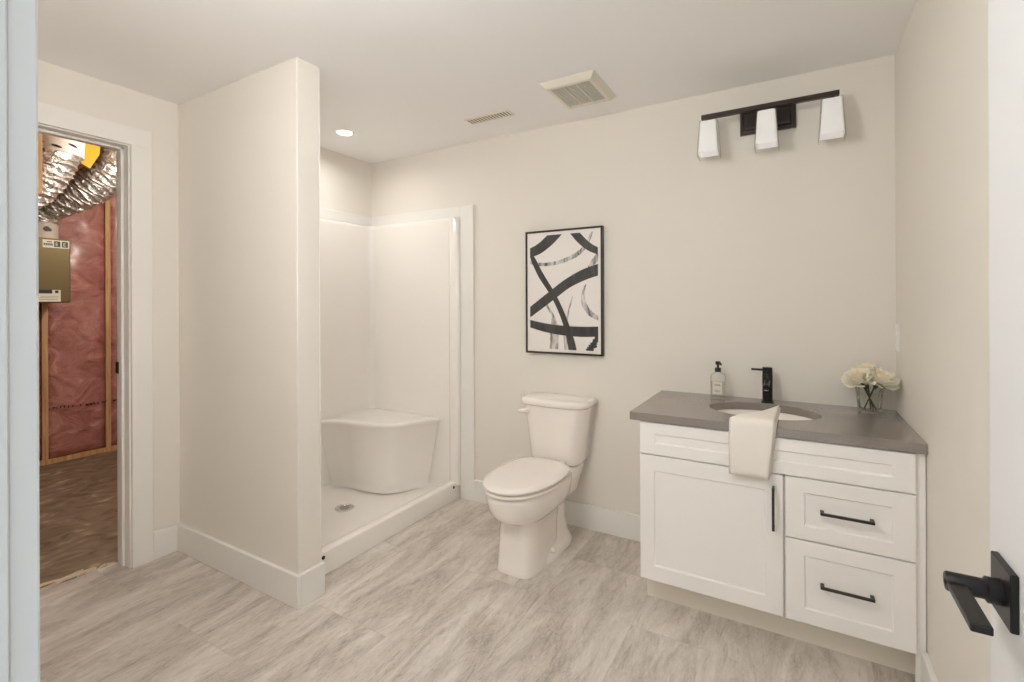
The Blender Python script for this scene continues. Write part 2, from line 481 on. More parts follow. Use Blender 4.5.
# pan: sunken floor, raised threshold on the room side
bm = B()
zf = .042
xs = [(-1.957, 0), (-1.957, .100), (-1.961, .107), (-1.968, .110), (-2.012, .110), (-2.022, .105), (-2.032, .09), (-2.05, .058), (-2.07, .047), (-2.10, zf + .002),
      (-2.40, zf - .006), (-2.70, zf), (IX + .02, zf + .006), (IX - .005, zf + .03), (IX - .012, 0)]
ys = [SY0, IY0 - .004, IY0 + .03, IY0 + .08, 2.05, IY1 - .08, IY1 - .03, IY1 + .004, SY1]
def lift(y):
    d = min(y - IY0, IY1 - y)
    return .03 if d < 0 else (.008 if d < .05 else 0)
rings = []
for y in ys:
    rings.append([(x, y, (z + (lift(y) if 0 < z < .06 else 0))) for x, z in xs])
loft(bm, rings)
obj('shower_pan', bm, M['fiber'], sh, angle=35)
# corner seat with a wavy front
front = catmull([(-2.752, 2.135, 0), (-2.69, 2.192, 0), (-2.61, 2.218, 0), (-2.53, 2.226, 0), (-2.43, 2.243, 0), (-2.325, 2.274, 0), (-2.245, 2.327, 0), (-2.19, 2.41, 0), (-2.145, 2.51, 0), (-2.095, 2.604, 0)], 5)
plan = [(p.x, p.y) for p in front]
def seat_ring(off, z):
    out = []
    cx, cy = IX + .012, IY1 - .012
    for x, y in plan:
        d = Vector((x - cx, y - cy)); L = d.length
        k = max(0, (L - off) / L)
        out.append((cx + d.x * k, cy + d.y * k, z))
    out.append((IX + .002, IY1 - .002, z)); return out
bm = B()
loft(bm, [seat_ring(.085, .044), seat_ring(.100, .06), seat_ring(.100, .09), seat_ring(.055, .30), seat_ring(.018, .475), seat_ring(.004, .495), seat_ring(0, .505), seat_ring(0, .514), seat_ring(.006, .521), seat_ring(.03, .5235), seat_ring(.10, .521)])
obj('corner_seat', bm, M['fiber'], sh, angle=60)
# drain
bm = B()
dc = (-2.412, 2.062, zf - .002)
lathe(bm, [(.056, -.004), (.056, .004), (.050, .006), (.040, .006), (.038, .003)], dc, 32, cap1=True)
dn = obj('drain', bm, M['chrome'], sh, angle=40); dn['label'] = 'round chrome drain'
bm = B()
for k in range(-2, 3):
    x = dc[0] + k * .0125; hl = math.sqrt(max(.030 ** 2 - (k * .0125) ** 2, 0))
    box(bm, x - .0016, x + .0016, dc[1] - hl, dc[1] + hl, dc[2] + .0025, dc[2] + .0036)
obj('drain_slots', bm, M['dark'], dn)
for y, z in ((1.545, .0865), (2.574, .0845)):
    bm = B(); lathe(bm, [(.009, -.002), (.009, .002), (.006, .003)], (-1.957, y, z), 16, 'x')
    for f in bm.faces: pass
    bmesh.ops.scale(bm, vec=(-1, 1, 1), space=Matrix.Translation((1.957, 0, 0)), verts=bm.verts)
    obj('weep_hole', bm, M['dark'], sh)['label'] = 'small dark weep hole'

# ------------------------------------------------------------------ toilet
tx = -1.180
to = thing('toilet', 'white two-piece toilet with closed lid, against the back wall beside the shower', 'toilet', (tx, 2.25, 0))
def egg(y0, y1, hw, z, n=40, pb=2.6, pf=2.1, wpos=.52):
    """egg ring: front tip y0, back y1, widest at wpos"""
    ym = y0 + (y1 - y0) * wpos
    out = []
    for i in range(n):
        a = 2 * PI * i / n
        c, s = math.cos(a), math.sin(a)
        if s < 0: L, p = ym - y0, pf
        else: L, p = y1 - ym, pb
        out.append((tx + hw * math.copysign(abs(c) ** (2 / p), c), ym + L * math.copysign(abs(s) ** (2 / p), s), z))
    return out
bm = B()
loft(bm, [egg(1.992, 2.36, .108, 0, pb=5, pf=4.2), egg(1.990, 2.36, .109, .012, pb=5, pf=4.2), egg(1.996, 2.36, .105, .03, pb=5, pf=4.2),
          egg(2.000, 2.36, .102, .09, pb=4.5, pf=4.2), egg(2.003, 2.37, .100, .16, pb=4, pf=4), egg(2.004, 2.40, .099, .236, pb=4, pf=3.8),
          egg(1.992, 2.42, .107, .245, pb=4, pf=3.0), egg(1.964, 2.44, .127, .257, pb=4, pf=2.4), egg(1.930, 2.45, .146, .278, pb=3.6, pf=2.2), egg(1.907, 2.46, .159, .305, pb=3.4, pf=2.12),
          egg(1.895, 2.46, .167, .334, pb=3.2, pf=2.1), egg(1.889, 2.47, .171, .362, pb=3.2, pf=2.1), egg(1.888, 2.47, .172, .380, pb=3.2, pf=2.1), egg(1.889, 2.47, .171, .392, pb=3.2, pf=2.1), egg(1.897, 2.465, .164, .398, pb=3.2, pf=2.1)])
# foot flange spreading behind the pedestal
loft(bm, [egg(2.08, 2.52, .128, 0, pb=4, pf=2.4), egg(2.08, 2.52, .128, .018, pb=4, pf=2.4), egg(2.10, 2.51, .116, .036, pb=4, pf=2.4),
          egg(2.16, 2.50, .098, .07, pb=4, pf=2.4), egg(2.18, 2.49, .088, .14, pb=4, pf=2.4), egg(2.18, 2.48, .090, .26, pb=4, pf=2.4)])
# shelf carrying the tank
loft(bm, [rrect(tx, 2.50, .105, .10, .04, .25), rrect(tx, 2.50, .125, .115, .045, .33), rrect(tx, 2.505, .145, .115, .045, .392), rrect(tx, 2.505, .143, .113, .044, .3975)])
bowl = obj('bowl', bm, M['porc'], to, angle=60)
for sx in (-1, 1):
    bm = B(); lathe(bm, [(.017, 0), (.017, .008), (.013, .018), (.006, .023)], (tx + sx * .108, 2.235, .034), 20)
    obj('bolt_cap', bm, M['seatp'], to, smooth=True)
# seat ring
bm = B()
o_ = dict(pb=3.0, pf=2.1, wpos=.54)
R1 = loft(bm, [egg(1.884, 2.405, .174, .4035, **o_), egg(1.876, 2.412, .180, .408, **o_), egg(1.876, 2.412, .180, .416, **o_), egg(1.884, 2.405, .174, .420, **o_),
               egg(1.965, 2.330, .108, .420, pb=2.2, pf=2.1), egg(1.965, 2.330, .108, .4035, pb=2.2, pf=2.1)], False, False)
for i in range(40):
    bm.faces.new((R1[-1][i], R1[-1][(i + 1) % 40], R1[0][(i + 1) % 40], R1[0][i]))
obj('seat', bm, M['seatp'], to, angle=50)
bm = B()
loft(bm, [egg(1.886, 2.410, .173, .4245, **o_), egg(1.875, 2.418, .180, .429, **o_), egg(1.874, 2.419, .181, .436, **o_), egg(1.884, 2.412, .174, .443, **o_), egg(1.92, 2.39, .145, .447, **o_), egg(2.0, 2.33, .08, .449, **o_)])
obj('lid', bm, M['seatp'], to, angle=50)
for sx in (-1, 1):
    bm = B(); box(bm, tx + sx * .075 - .022, tx + sx * .075 + .022, 2.40, 2.438, .405, .438, .008, 3)
    obj('hinge', bm, M['seatp'], to, smooth=True)
# tank with a gently bowed front
def tank_ring(hw, y0, y1, z, bow=.028, r=.075, n=16):
    pts = []
    for i in range(n + 1):                     # front, left to right
        t = -1 + 2 * i / n
        edge = max(0, (abs(t) - .72) / .28)
        pts.append((tx + hw * t, y0 + bow * t * t + r * .55 * edge ** 2.4, z))
    pts += [(tx + hw, y1 - .012, z), (tx + hw - .012, y1, z), (tx - hw + .012, y1, z), (tx - hw, y1 - .012, z)]
    return pts
bm = B()
loft(bm, [tank_ring(.125, 2.470, 2.618, .398), tank_ring(.148, 2.446, 2.620, .406), tank_ring(.158, 2.438, 2.622, .428), tank_ring(.172, 2.432, 2.624, .55),
          tank_ring(.187, 2.427, 2.625, .67), tank_ring(.195, 2.425, 2.625, .724)])
obj('tank', bm, M['porc'], to, angle=45)
bm = B()
loft(bm, [tank_ring(.198, 2.422, 2.626, .7225), tank_ring(.206, 2.412, 2.630, .729), tank_ring(.2095, 2.408, 2.631, .737), tank_ring(.2095, 2.408, 2.631, .752), tank_ring(.205, 2.413, 2.629, .761), tank_ring(.185, 2.432, 2.62, .765), tank_ring(.1, 2.49, 2.58, .768)])
obj('tank_lid', bm, M['porc'], to, angle=50)
bm = B()
lathe(bm, [(.017, 2.475), (.017, 2.431), (.012, 2.425)], (tx - .150, 0, .688), 20, 'y')
tube(bm, [(tx - .146, 2.426, .689), (tx - .166, 2.424, .688), (tx - .186, 2.430, .686), (tx - .203, 2.440, .684)], [.009, .012, .012, .010], 12)
obj('flush_lever', bm, M['seatp'], to, angle=50)

# ------------------------------------------------------------------ vanity
va = thing('vanity_cabinet', 'white shaker vanity cabinet with one door and two drawers, against the right wall', 'cabinet', (-.11, 2.35, 0))
VX0, VX1, VY = -.576, .347, 2.069
CT, CB = .835, .800
bm = B()
box(bm, VX0, VX0 + .016, VY + .021, YB - .002, .13, CB - .001); box(bm, VX1 - .016, VX1, VY + .021, YB - .002, .13, CB - .001)
box(bm, VX0 + .016, VX1 - .016, VY + .021, YB - .002, .13, .146); box(bm, VX0 + .016, VX1 - .016, YB - .010, YB - .002, .146, CB - .001)
box(bm, VX0 + .016, VX1 - .016, VY + .021, VY + .040, CB - .03, CB - .001)
box(bm, -.046, -.028, VY + .021, VY + .5, .146, .66)
box(bm, VX0 + .016, VX1 - .016, VY + .021, VY + .036, .648, .668)
obj('carcass', bm, M['cab'], va)
bm = B(); box(bm, VX0 + .004, .365, 2.168, 2.186, 0, .131); box(bm, VX0 + .004, VX0 + .02, 2.186, YB - .02, 0, .131)
obj('toe_kick', bm, M['kick'], va)
bm = B(); box(bm, VX1 + .001, XR - .002, VY + .016, VY + .034, .0, CB - .001, .0015); obj('filler_strip', bm, M['cab'], va)

def shaker(bm, x0, x1, z0, z1, s, sz, depth=.007, th=.019):
    yf = VY
    def ring(dx, dz, y): return [(x0 + dx, y, z0 + dz), (x1 - dx, y, z0 + dz), (x1 - dx, y, z1 - dz), (x0 + dx, y, z1 - dz)]
    loft(bm, [ring(0, 0, yf + th), ring(0, 0, yf + .002), ring(.002, .002, yf), ring(s, sz, yf), ring(s + .005, sz + .005, yf + depth)])
def pull(parent, x0, x1, z0, z1):
    bm = B(); t = .0045
    if x1 - x0 > z1 - z0:
        z = (z0 + z1) / 2
        box(bm, x0, x1, VY - .033, VY - .024, z - t, z + t, .001)
        for x in (x0 + .006, x1 - .006): box(bm, x - .006, x + .006, VY - .028, VY + .0005, z - t, z + t, .001)
    else:
        x = (x0 + x1) / 2
        box(bm, x - t, x + t, VY - .033, VY - .024, z0, z1, .001)
        for z in (z0 + .006, z1 - .006): box(bm, x - t, x + t, VY - .028, VY + .0005, z - .006, z + .006, .001)
    obj('handle', bm, M['bronze'], parent)['label'] = 'slim dark bar handle'
bm = B(); shaker(bm, VX0, VX1, .6605, .7955, .060, .046); obj('false_front', bm, M['cab'], va)
bm = B(); shaker(bm, VX0, -.0405, .127, .6555, .058, .062); d = obj('door', bm, M['cab'], va)
pull(d, -.0765, -.0675, .453, .613)
bm = B(); shaker(bm, -.0335, VX1, .4325, .6555, .060, .050); d = obj('drawer', bm, M['cab'], va)
pull(d, .076, .233, .545, .552)
bm = B(); shaker(bm, -.0335, VX1, .127, .4275, .060, .053); d = obj('drawer', bm, M['cab'], va)
pull(d, .076, .233, .282, .289)

# countertop with an oval cut-out
SCX, SCY, SA, SBm = -.121, 2.362, .215, .165
CX0, CX1, CY0, CY1 = -.618, XR - .001, 2.062, YB - .001
def to_rect(a):
    c, s = math.cos(a), math.sin(a)
    t = 1e9
    if c > 1e-9: t = min(t, (CX1 - SCX) / c)
    if c < -1e-9: t = min(t, (CX0 - SCX) / c)
    if s > 1e-9: t = min(t, (CY1 - SCY) / s)
    if s < -1e-9: t = min(t, (CY0 - SCY) / s)
    return (SCX + c * t, SCY + s * t)
angs = [2 * PI * i / 72 for i in range(72)]
for x in (CX0, CX1):
    for y in (CY0, CY1): angs.append(math.atan2(y - SCY, x - SCX) % (2 * PI))
angs.sort()
bm = B()
def elp(a, k=0):    # ellipse point in direction a
    c, s = math.cos(a), math.sin(a)
    r = 1 / math.sqrt((c / (SA + k)) ** 2 + (s / (SBm + k)) ** 2)
    return (SCX + r * c, SCY + r * s)
def rect_in(a, e):
    x, y = to_rect(a)
    return (min(max(x, CX0 + e), CX1 - e), min(max(y, CY0 + e), CY1 - e))
rings = [[(*to_rect(a), CB) for a in angs], [(*to_rect(a), CT - .002) for a in angs], [(*rect_in(a, .002), CT) for a in angs],
         [(*elp(a, .002), CT) for a in angs], [(*elp(a), CT - .002) for a in angs], [(*elp(a), CB) for a in angs]]
R1 = loft(bm, rings, False, False)
n = len(angs)
for i in range(n): bm.faces.new((R1[-1][i], R1[-1][(i + 1) % n], R1[0][(i + 1) % n], R1[0][i]))
ct = obj('countertop', bm, M['quartz']); tag(ct, 'grey quartz countertop with an oval cut-out, on the white vanity', 'countertop')
# undermount basin
bm = B()
def er(k, z): return [(*elp(2 * PI * i / 64, k), z) for i in range(64)]
prof = [(.022, CB - .0005), (.004, CB - .0005), (.002, CB - .006), (-.006, CB - .04), (-.022, CB - .085), (-.05, CB - .120), (-.09, CB - .137), (-.14, CB - .142)]
loft(bm, [er(.022, CB - .012)] + [er(k, z) for k, z in prof], False, True)
loft(bm, [er(.022, CB - .012), er(.012, CB - .014), er(.004, CB - .045), er(-.012, CB - .09), er(-.042, CB - .128), er(-.09, CB - .147)], False, True)
bk = obj('sink_basin', bm, M['porc'], angle=60); tag(bk, 'white oval undermount sink basin below the grey countertop', 'sink')
bm = B(); lathe(bm, [(.022, CB - .143), (.022, CB - .140), (.016, CB - .139)], (SCX, SCY, 0), 20)
bmesh.ops.transform(bm, matrix=Matrix.Identity(4), verts=bm.verts)
obj('drain', bm, M['black'], bk)

# faucet
FX, FY = -.112, 2.562
fa = thing('faucet', 'matte black single-hole faucet behind the sink, lever pointing left', 'faucet', (FX, FY, CT))
bm = B(); lathe(bm, [(.026, CT), (.026, CT + .005), (.0215, CT + .007), (.0215, CT + .132), (.0205, CT + .134)], (FX, FY, 0), 32)
obj('body', bm, M['black'], fa, angle=40)
bm = B(); lathe(bm, [(.0205, CT + .1345), (.0215, CT + .1355), (.0215, CT + .162), (.0195, CT + .164)], (FX, FY, 0), 32)
hd = obj('handle_cap', bm, M['black'], fa, angle=40)
bm = B(); tube(bm, [(FX - .018, FY, CT + .151), (FX - .068, FY - .002, CT + .152)], [.0052, .0046], 14); obj('lever', bm, M['black'], hd, angle=40)
bm = B(); tube(bm, [(FX, FY - .015, CT + .102), (FX, FY - .07, CT + .096), (FX, FY - .125, CT + .088)], .0125, 18); sp = obj('spout', bm, M['black'], fa, angle=40)
bm = B(); lathe(bm, [(.009, 0), (.009, -.004)], (FX, FY - .117, CT + .0765), 16); obj('aerator', bm, M['chrome'], sp)

# soap dispenser
SPX, SPY = -.325, 2.545
so = thing('soap_bottle', 'clear soap bottle with black pump, left of the sink at the back of the countertop', 'bottle', (SPX, SPY, CT))
bm = B()
b0 = CT + .0005
loft(bm, [rrect(SPX, SPY, .031, .021, .008, b0), rrect(SPX, SPY, .033, .023, .009, b0 + .004), rrect(SPX, SPY, .033, .023, .009, b0 + .108), rrect(SPX, SPY, .030, .020, .010, b0 + .118), rrect(SPX, SPY, .016, .014, .012, b0 + .126), rrect(SPX, SPY, .013, .013, .0125, b0 + .130)])
bt = obj('bottle', bm, M['clear'], so, angle=40)
bm = B()
loft(bm, [rrect(SPX, SPY, .0295, .0195, .007, b0 + .004), rrect(SPX, SPY, .0305, .0205, .008, b0 + .007), rrect(SPX, SPY, .0305, .0205, .008, b0 + .082)])
obj('liquid_soap', bm, M['soap'], so, angle=40)
bm = B(); box(bm, SPX - .021, SPX + .021, SPY - .0238, SPY - .0232, b0 + .025, b0 + .085)
lb = obj('bottle_label', bm, M['paperlabel'], so)
bm = B()
for grp in (((.071, .012), (.066, .015)), ((.040, .013), (.035, .010))):
    bm = B()
    for z, hw in grp: box(bm, SPX - hw, SPX + hw, SPY - .0241, SPY - .0238, b0 + z, b0 + z + .0016)
    obj('lettering', bm, M['lblk'], lb)
bm = B(); lathe(bm, [(.0145, b0 + .1305), (.0145, b0 + .148), (.0125, b0 + .150), (.0055, b0 + .151), (.0055, b0 + .164), (.0115, b0 + .165), (.0115, b0 + .179), (.0095, b0 + .181)], (SPX, SPY, 0), 24)
pm = obj('pump', bm, M['pump'], so, angle=40)
bm = B(); tube(bm, [(SPX + .006, SPY, b0 + .173), (SPX + .014, SPY - .018, b0 + .172), (SPX + .017, SPY - .027, b0 + .168)], [.0055, .0048, .004], 12); obj('nozzle', bm, M['pump'], pm, angle=40)

# folded towel hung over the front of the vanity top
def towel_layer(bm, inner, x_in, length, T_, ztop, skew):
    """sheet with thickness T_; path goes from the hem up the front, over the edge and back across the top"""
    yf = CY0 - .003 - inner
    path = [(yf - T_ / 2, length)]
    nz = 10
    for i in range(1, nz + 1): path.append((yf - T_ / 2 - .004 * math.sin(i / nz * PI), length + (CT - .012 - length) * i / nz))
    r = .018 + inner
    for i in range(1, 6):
        a = PI / 2 * i / 6
        path.append((yf - T_ / 2 + r * (1 - math.cos(a)), CT - .012 + (ztop - CT + .012) * math.sin(a)))
    for i in range(0, 9): path.append((yf + .02 + i * .0235, ztop + .003 * math.sin(i * .8)))
    rings = []
    N = len(path); total = len(path) - 1
    for i, (y, z) in enumerate(path):
        py, pz = path[max(i - 1, 0)]; ny, nz_ = path[min(i + 1, N - 1)]
        t = Vector((0, ny - py, nz_ - pz)).normalized(); nrm = Vector((0, t.z, -t.y))   # points into the counter side
        f = max(0, (y - CY0) / .22)
        x0 = x_in[0] + .012 * f * 1.0 + skew * f * .12
        x1 = x_in[1] + .020 * min(1, max(0, (z - length) / .2)) + .006 * f
        W = x1 - x0
        ring = []
        K = 14
        endt = T_ * (1 if 0 < i < N - 1 else .55)
        for k in range(K + 1):
            u = k / K
            yy = y + (f * .16 * u if f > 0 else 0) + .0016 * math.sin(u * 9 + z * 14)
            e = min(u, 1 - u) * W; th = endt / 2 * math.sqrt(max(0, 1 - max(0, 1 - e / (T_ / 2)) ** 2)) if e < T_ / 2 else endt / 2
            ring.append(((x0 + W * u), yy - nrm.y * th, z - nrm.z * th))
        for k in range(K - 1, 0, -1):
            u = k / K
            yy = y + (f * .16 * u if f > 0 else 0) + .0016 * math.sin(u * 9 + z * 14)
            th = endt / 2
            ring.append(((x0 + W * u), yy + nrm.y * th, z + nrm.z * th))
        rings.append(ring)
    loft(bm, rings)
bm = B()
towel_layer(bm, 0.0, (-.217, -.078), .652, .010, CT + .008, 1.0)
towel_layer(bm, .0105, (-.222, -.084), .640, .011, CT + .0195, 1.0)
tw = obj('hand_towel', bm, M['towel'], smooth=True)
tag(tw, 'folded white hand towel hanging over the front edge of the grey countertop', 'towel')

# vase with roses
VCX, VCY = .272, 2.535
vs = thing('vase', 'small clear glass vase of white roses at the right end of the countertop', 'vase', (VCX, VCY, CT))
v0 = CT + .0005
bm = B()
rr_ = []
for q, (r_, h_) in enumerate([(.034, 0), (.040, .003), (.0425, .014), (.0425, .026), (.0455, .050), (.0470, .072), (.0495, .094), (.0515, .110), (.0515, .117), (.0485, .117), (.0475, .110), (.0400, .026), (.036, .014)]):
    k_ = .5 * (q % 2) if 2 < q < 8 else 0
    rr_.append([(VCX + r_ * math.cos(2 * PI * (a_ + k_) / 20), VCY + r_ * math.sin(2 * PI * (a_ + k_) / 20), v0 + h_) for a_ in range(20)])
loft(bm, rr_)
obj('glass', bm, M['crystal'], vs)
bm = B(); lathe(bm, [(.0345, .0125), (.0385, .0225), (.0445, .078)], (VCX, VCY, v0), 40); obj('water', bm, M['water'], vs, angle=40)

def petal(bm, ang, r0, R, z0, z1, wid, curl, mi, ns=6, nw=8):
    P = []
    for i in range(ns + 1):
        s = i / ns
        rad = r0 + (R - r0) * math.sin(s * PI / 2) ** .9 + curl * max(0, s - .7) ** 1.4
        z = z0 + (z1 - z0) * (s ** 1.15) - curl * .55 * max(0, s - .75) ** 1.3
        wa = wid * (.35 + .65 * math.sin(PI * (.1 + .62 * s)))
        row = []
        for k in range(nw + 1):
            u = -1 + 2 * k / nw
            edge = 1 - .22 * abs(u) ** 2.2 * s
            a = ang + u * wa
            rr = rad * (1 + .05 * math.sin(3 * u + ang * 5) * s)
            row.append(bm.verts.new((rr * math.cos(a), rr * math.sin(a), z0 + (z - z0) * edge + .0015 * math.sin(u * 6 + ang * 3) * s)))
        P.append(row)
    for i in range(ns):
        for k in range(nw):
            bm.faces.new((P[i][k], P[i][k + 1], P[i + 1][k + 1], P[i + 1][k])).material_index = mi
def blossom(scale):
    bm = B()
    ga = 2.39996
    k = 0
    for layer, (n_, R, z0, z1, wid, curl) in enumerate(((3, .007, .004, .034, 1.5, 0), (4, .013, .003, .037, 1.1, .006), (5, .020, .001, .038, .9, .016), (6, .028, -.002, .034, .75, .03), (7, .036, -.005, .026, .66, .04), (6, .042, -.008, .013, .6, .04))):
        for i in range(n_):
            petal(bm, k * ga + random.uniform(-.2, .2), .003, R * random.uniform(.93, 1.06), z0, z1 * random.uniform(.93, 1.05), wid, curl, 1 if layer < 3 else 0)
            k += 1
    bmesh.ops.scale(bm, vec=(scale,) * 3, verts=bm.verts)
    return bm
roses = [(-.036, -.030, .134, 1.30, (-.28, -.42), 'large cream rose at the front left of the vase bouquet'),
         (.036, -.030, .134, 1.30, (.28, -.38), 'large white rose at the front right of the vase bouquet'),
         (-.008, .018, .158, 1.22, (-.10, .0), 'white rose at the top of the vase bouquet, behind the others'),
         (-.052, .034, .130, 1.0, (-.55, .35), 'small white rose at the far left back of the vase bouquet'),
         (.048, .028, .136, .95, (.42, .30), 'small white rose at the back right of the vase bouquet, nearest the corner')]
for (dx, dy, dz, sc, (lx, ly), lab) in roses:
    r = thing('rose', lab, 'flower', (VCX, VCY, v0 + .013), 'white roses in the glass vase')
    top = Vector((VCX + dx, VCY + dy, v0 + dz))
    bm = blossom(sc)
    ax = Vector((lx, ly, 1)).normalized()
    q = Vector((0, 0, 1)).rotation_difference(ax).to_matrix().to_4x4()
    bm.transform(Matrix.Translation(top) @ q)
    obj('blossom', bm, [M['petal'], M['petal2']], r, smooth=True, recalc=False)
    bm = B()
    foot = Vector((VCX - dx * .42, VCY - dy * .42, v0 + .016))
    lip = Vector((VCX + dx * .42, VCY + dy * .42, v0 + .108))
    tube(bm, catmull([foot, foot.lerp(lip, .5), lip, top - ax * .004], 5), .0028, 8)
    obj('stem', bm, M['stem'], r, smooth=True)
    for s in (-1, 1):      # sepal leaves below the bloom
        bm = B()
        d = Vector((lx, ly, 0)).normalized() if abs(lx) + abs(ly) > .2 else Vector((1, 0, 0))
        side = Vector((-d.y, d.x, 0)) * s
        base_ = lip.lerp(top, .4)
        P = []
        for i in range(6):
            t = i / 5
            c = base_ + (d * .5 + side * .7) * (.036 * t) + Vector((0, 0, .004 * math.sin(t * PI) - .012 * t))
            wv = Vector((0, 0, 1)).cross(d * .5 + side * .7).normalized() * .010 * math.sin(PI * (.05 + .93 * t))
            P.append((bm.verts.new(c - wv), bm.verts.new(c + Vector((0, 0, -.002))), bm.verts.new(c + wv)))
        for a, b in zip(P, P[1:]):
            bm.faces.new((a[0], a[1], b[1], b[0])); bm.faces.new((a[1], a[2], b[2], b[1]))
        obj('leaf', bm, M['leaf'], r, smooth=True, recalc=False)

# ------------------------------------------------------------------ picture
PX0, PX1, PZ0, PZ1 = -1.430, -.9355, 1.0015, 1.741
pc = thing('framed_print', 'black-framed abstract print of dark brush strokes, hanging above the toilet', 'picture', ((PX0 + PX1) / 2, YB, PZ0))
pf, pb_ = YB - .030, YB - .001
bm = B()
def pr_(d, y): return [(PX0 + d, y, PZ0 + d), (PX1 - d, y, PZ0 + d), (PX1 - d, y, PZ1 - d), (PX0 + d, y, PZ1 - d)]
R1 = loft(bm, [pr_(.0, pb_), pr_(0, pf + .001), pr_(.001, pf), pr_(.010, pf), pr_(.011, pf + .001), pr_(.011, pb_)], False, False)
for i in range(4): bm.faces.new((R1[-1][i], R1[-1][(i + 1) % 4], R1[0][(i + 1) % 4], R1[0][i]))
obj('frame', bm, M['bronze'], pc)
yp = pf + .006
bm = B(); box(bm, PX0 + .0105, PX1 - .0105, yp, pb_ - .004, PZ0 + .0105, PZ1 - .0105)
# strokes: u,v in 0..1 of the white sheet (v up); clipped to the printed area
AX0, AX1, AZ0, AZ1 = PX0 + .030, PX1 - .028, PZ0 + .028, PZ1 - .030
depth_k = [0]
def stroke(pts, wid, mi, k=10, rag=.0):
    P = catmull([(p[0], p[1], 0) for p in pts], k)
    depth_k[0] += 1
    y = yp - .00015 * depth_k[0]
    N = len(P); W = wid if isinstance(wid, (list, tuple)) else [wid, wid]
    L, Rr = [], []
    asp = (AZ1 - AZ0) / (AX1 - AX0)
    for i, p in enumerate(P):
        t = (P[min(i + 1, N - 1)] - P[max(i - 1, 0)]); t = Vector((t.x, t.y * asp)).normalized()
        f = i / (N - 1) * (len(W) - 1); a = int(min(f, len(W) - 2)); ww = W[a] + (W[a + 1] - W[a]) * (f - a)
        n_ = Vector((-t.y, t.x)) * ww / 2
        q = Vector((p.x, p.y * asp))
        L.append(q + n_ * (1 + random.uniform(-rag, rag))); Rr.append(q - n_ * (1 + random.uniform(-rag, rag)))
    poly_quads = []
    for i in range(N - 1): poly_quads.append([L[i], L[i + 1], Rr[i + 1], Rr[i]])
    def clip(poly, ax, lim, sgn):
        out = []
        for i in range(len(poly)):
            a, b = poly[i], poly[(i + 1) % len(poly)]
            da, db = (a[ax] - lim) * sgn, (b[ax] - lim) * sgn
            if da >= 0: out.append(a)
            if da * db < 0: out.append(a + (b - a) * (da / (da - db)))
        return out
    for q in poly_quads:
        for ax, lim, s in ((0, 0, 1), (0, 1, -1), (1, 0, 1), (1, asp, -1)):
            q = clip(q, ax, lim, s)
            if len(q) < 3: break
        if len(q) >= 3:
            try: bm.faces.new([bm.verts.new((AX0 + v.x * (AX1 - AX0), y, AZ0 + v.y * (AX1 - AX0))) for v in q]).material_index = mi
            except ValueError: pass
# grey dry-brush washes
stroke([(-.02, .775), (.18, .745), (.42, .755), (.65, .80), (.83, .885), (.93, 1.02)], [.05, .045, .05, .06, .05, .03], 2, rag=.1)
stroke([(1.02, .80), (.93, .74), (.86, .68)], [.1, .07, .03], 2, rag=.1)
stroke([(1.02, .27), (.90, .31), (.81, .39), (.79, .48), (.83, .56)], [.05, .07, .07, .04, .015], 2, rag=.1)
stroke([(.36, -.02), (.37, .13), (.36, .28)], [.13, .12, .06], 2, rag=.1)
stroke([(.56, -.02), (.53, .14), (.56, .27), (.64, .46)], [.07, .05, .03, .012], 2, rag=.1)
stroke([(.24, .40), (.36, .28), (.42, .18)], [.03, .04, .02], 2, rag=.1)
stroke([(.84, -.02), (.93, .05), (.97, .10), (.99, .16)], [.06, .10, .06, .02], 1, rag=.35)
# black strokes
stroke([(.44, 1.04), (.30, .955), (.14, .885), (-.04, .845)], [.16, .15, .14, .12], 1)
stroke([(.60, 1.06), (.74, .955), (.88, .875), (1.05, .82)], [.10, .11, .10, .08], 1)
stroke([(1.04, .685), (.82, .645), (.58, .575), (.38, .49), (.20, .41), (-.05, .30)], [.15, .145, .13, .13, .13, .12], 1)
stroke([(.00, .86), (.06, .78), (.18, .64), (.34, .49), (.47, .335), (.56, .19), (.62, .06), (.65, -.04)], [.03, .075, .085, .075, .075, .085, .11, .12], 1)
stroke([(-.04, .225), (.2, .19), (.45, .168), (.75, .158), (1.04, .165)], [.10, .115, .13, .135, .13], 1)
obj('print', bm, [M['print'], M['ink'], M['wash']], pc, recalc=False)

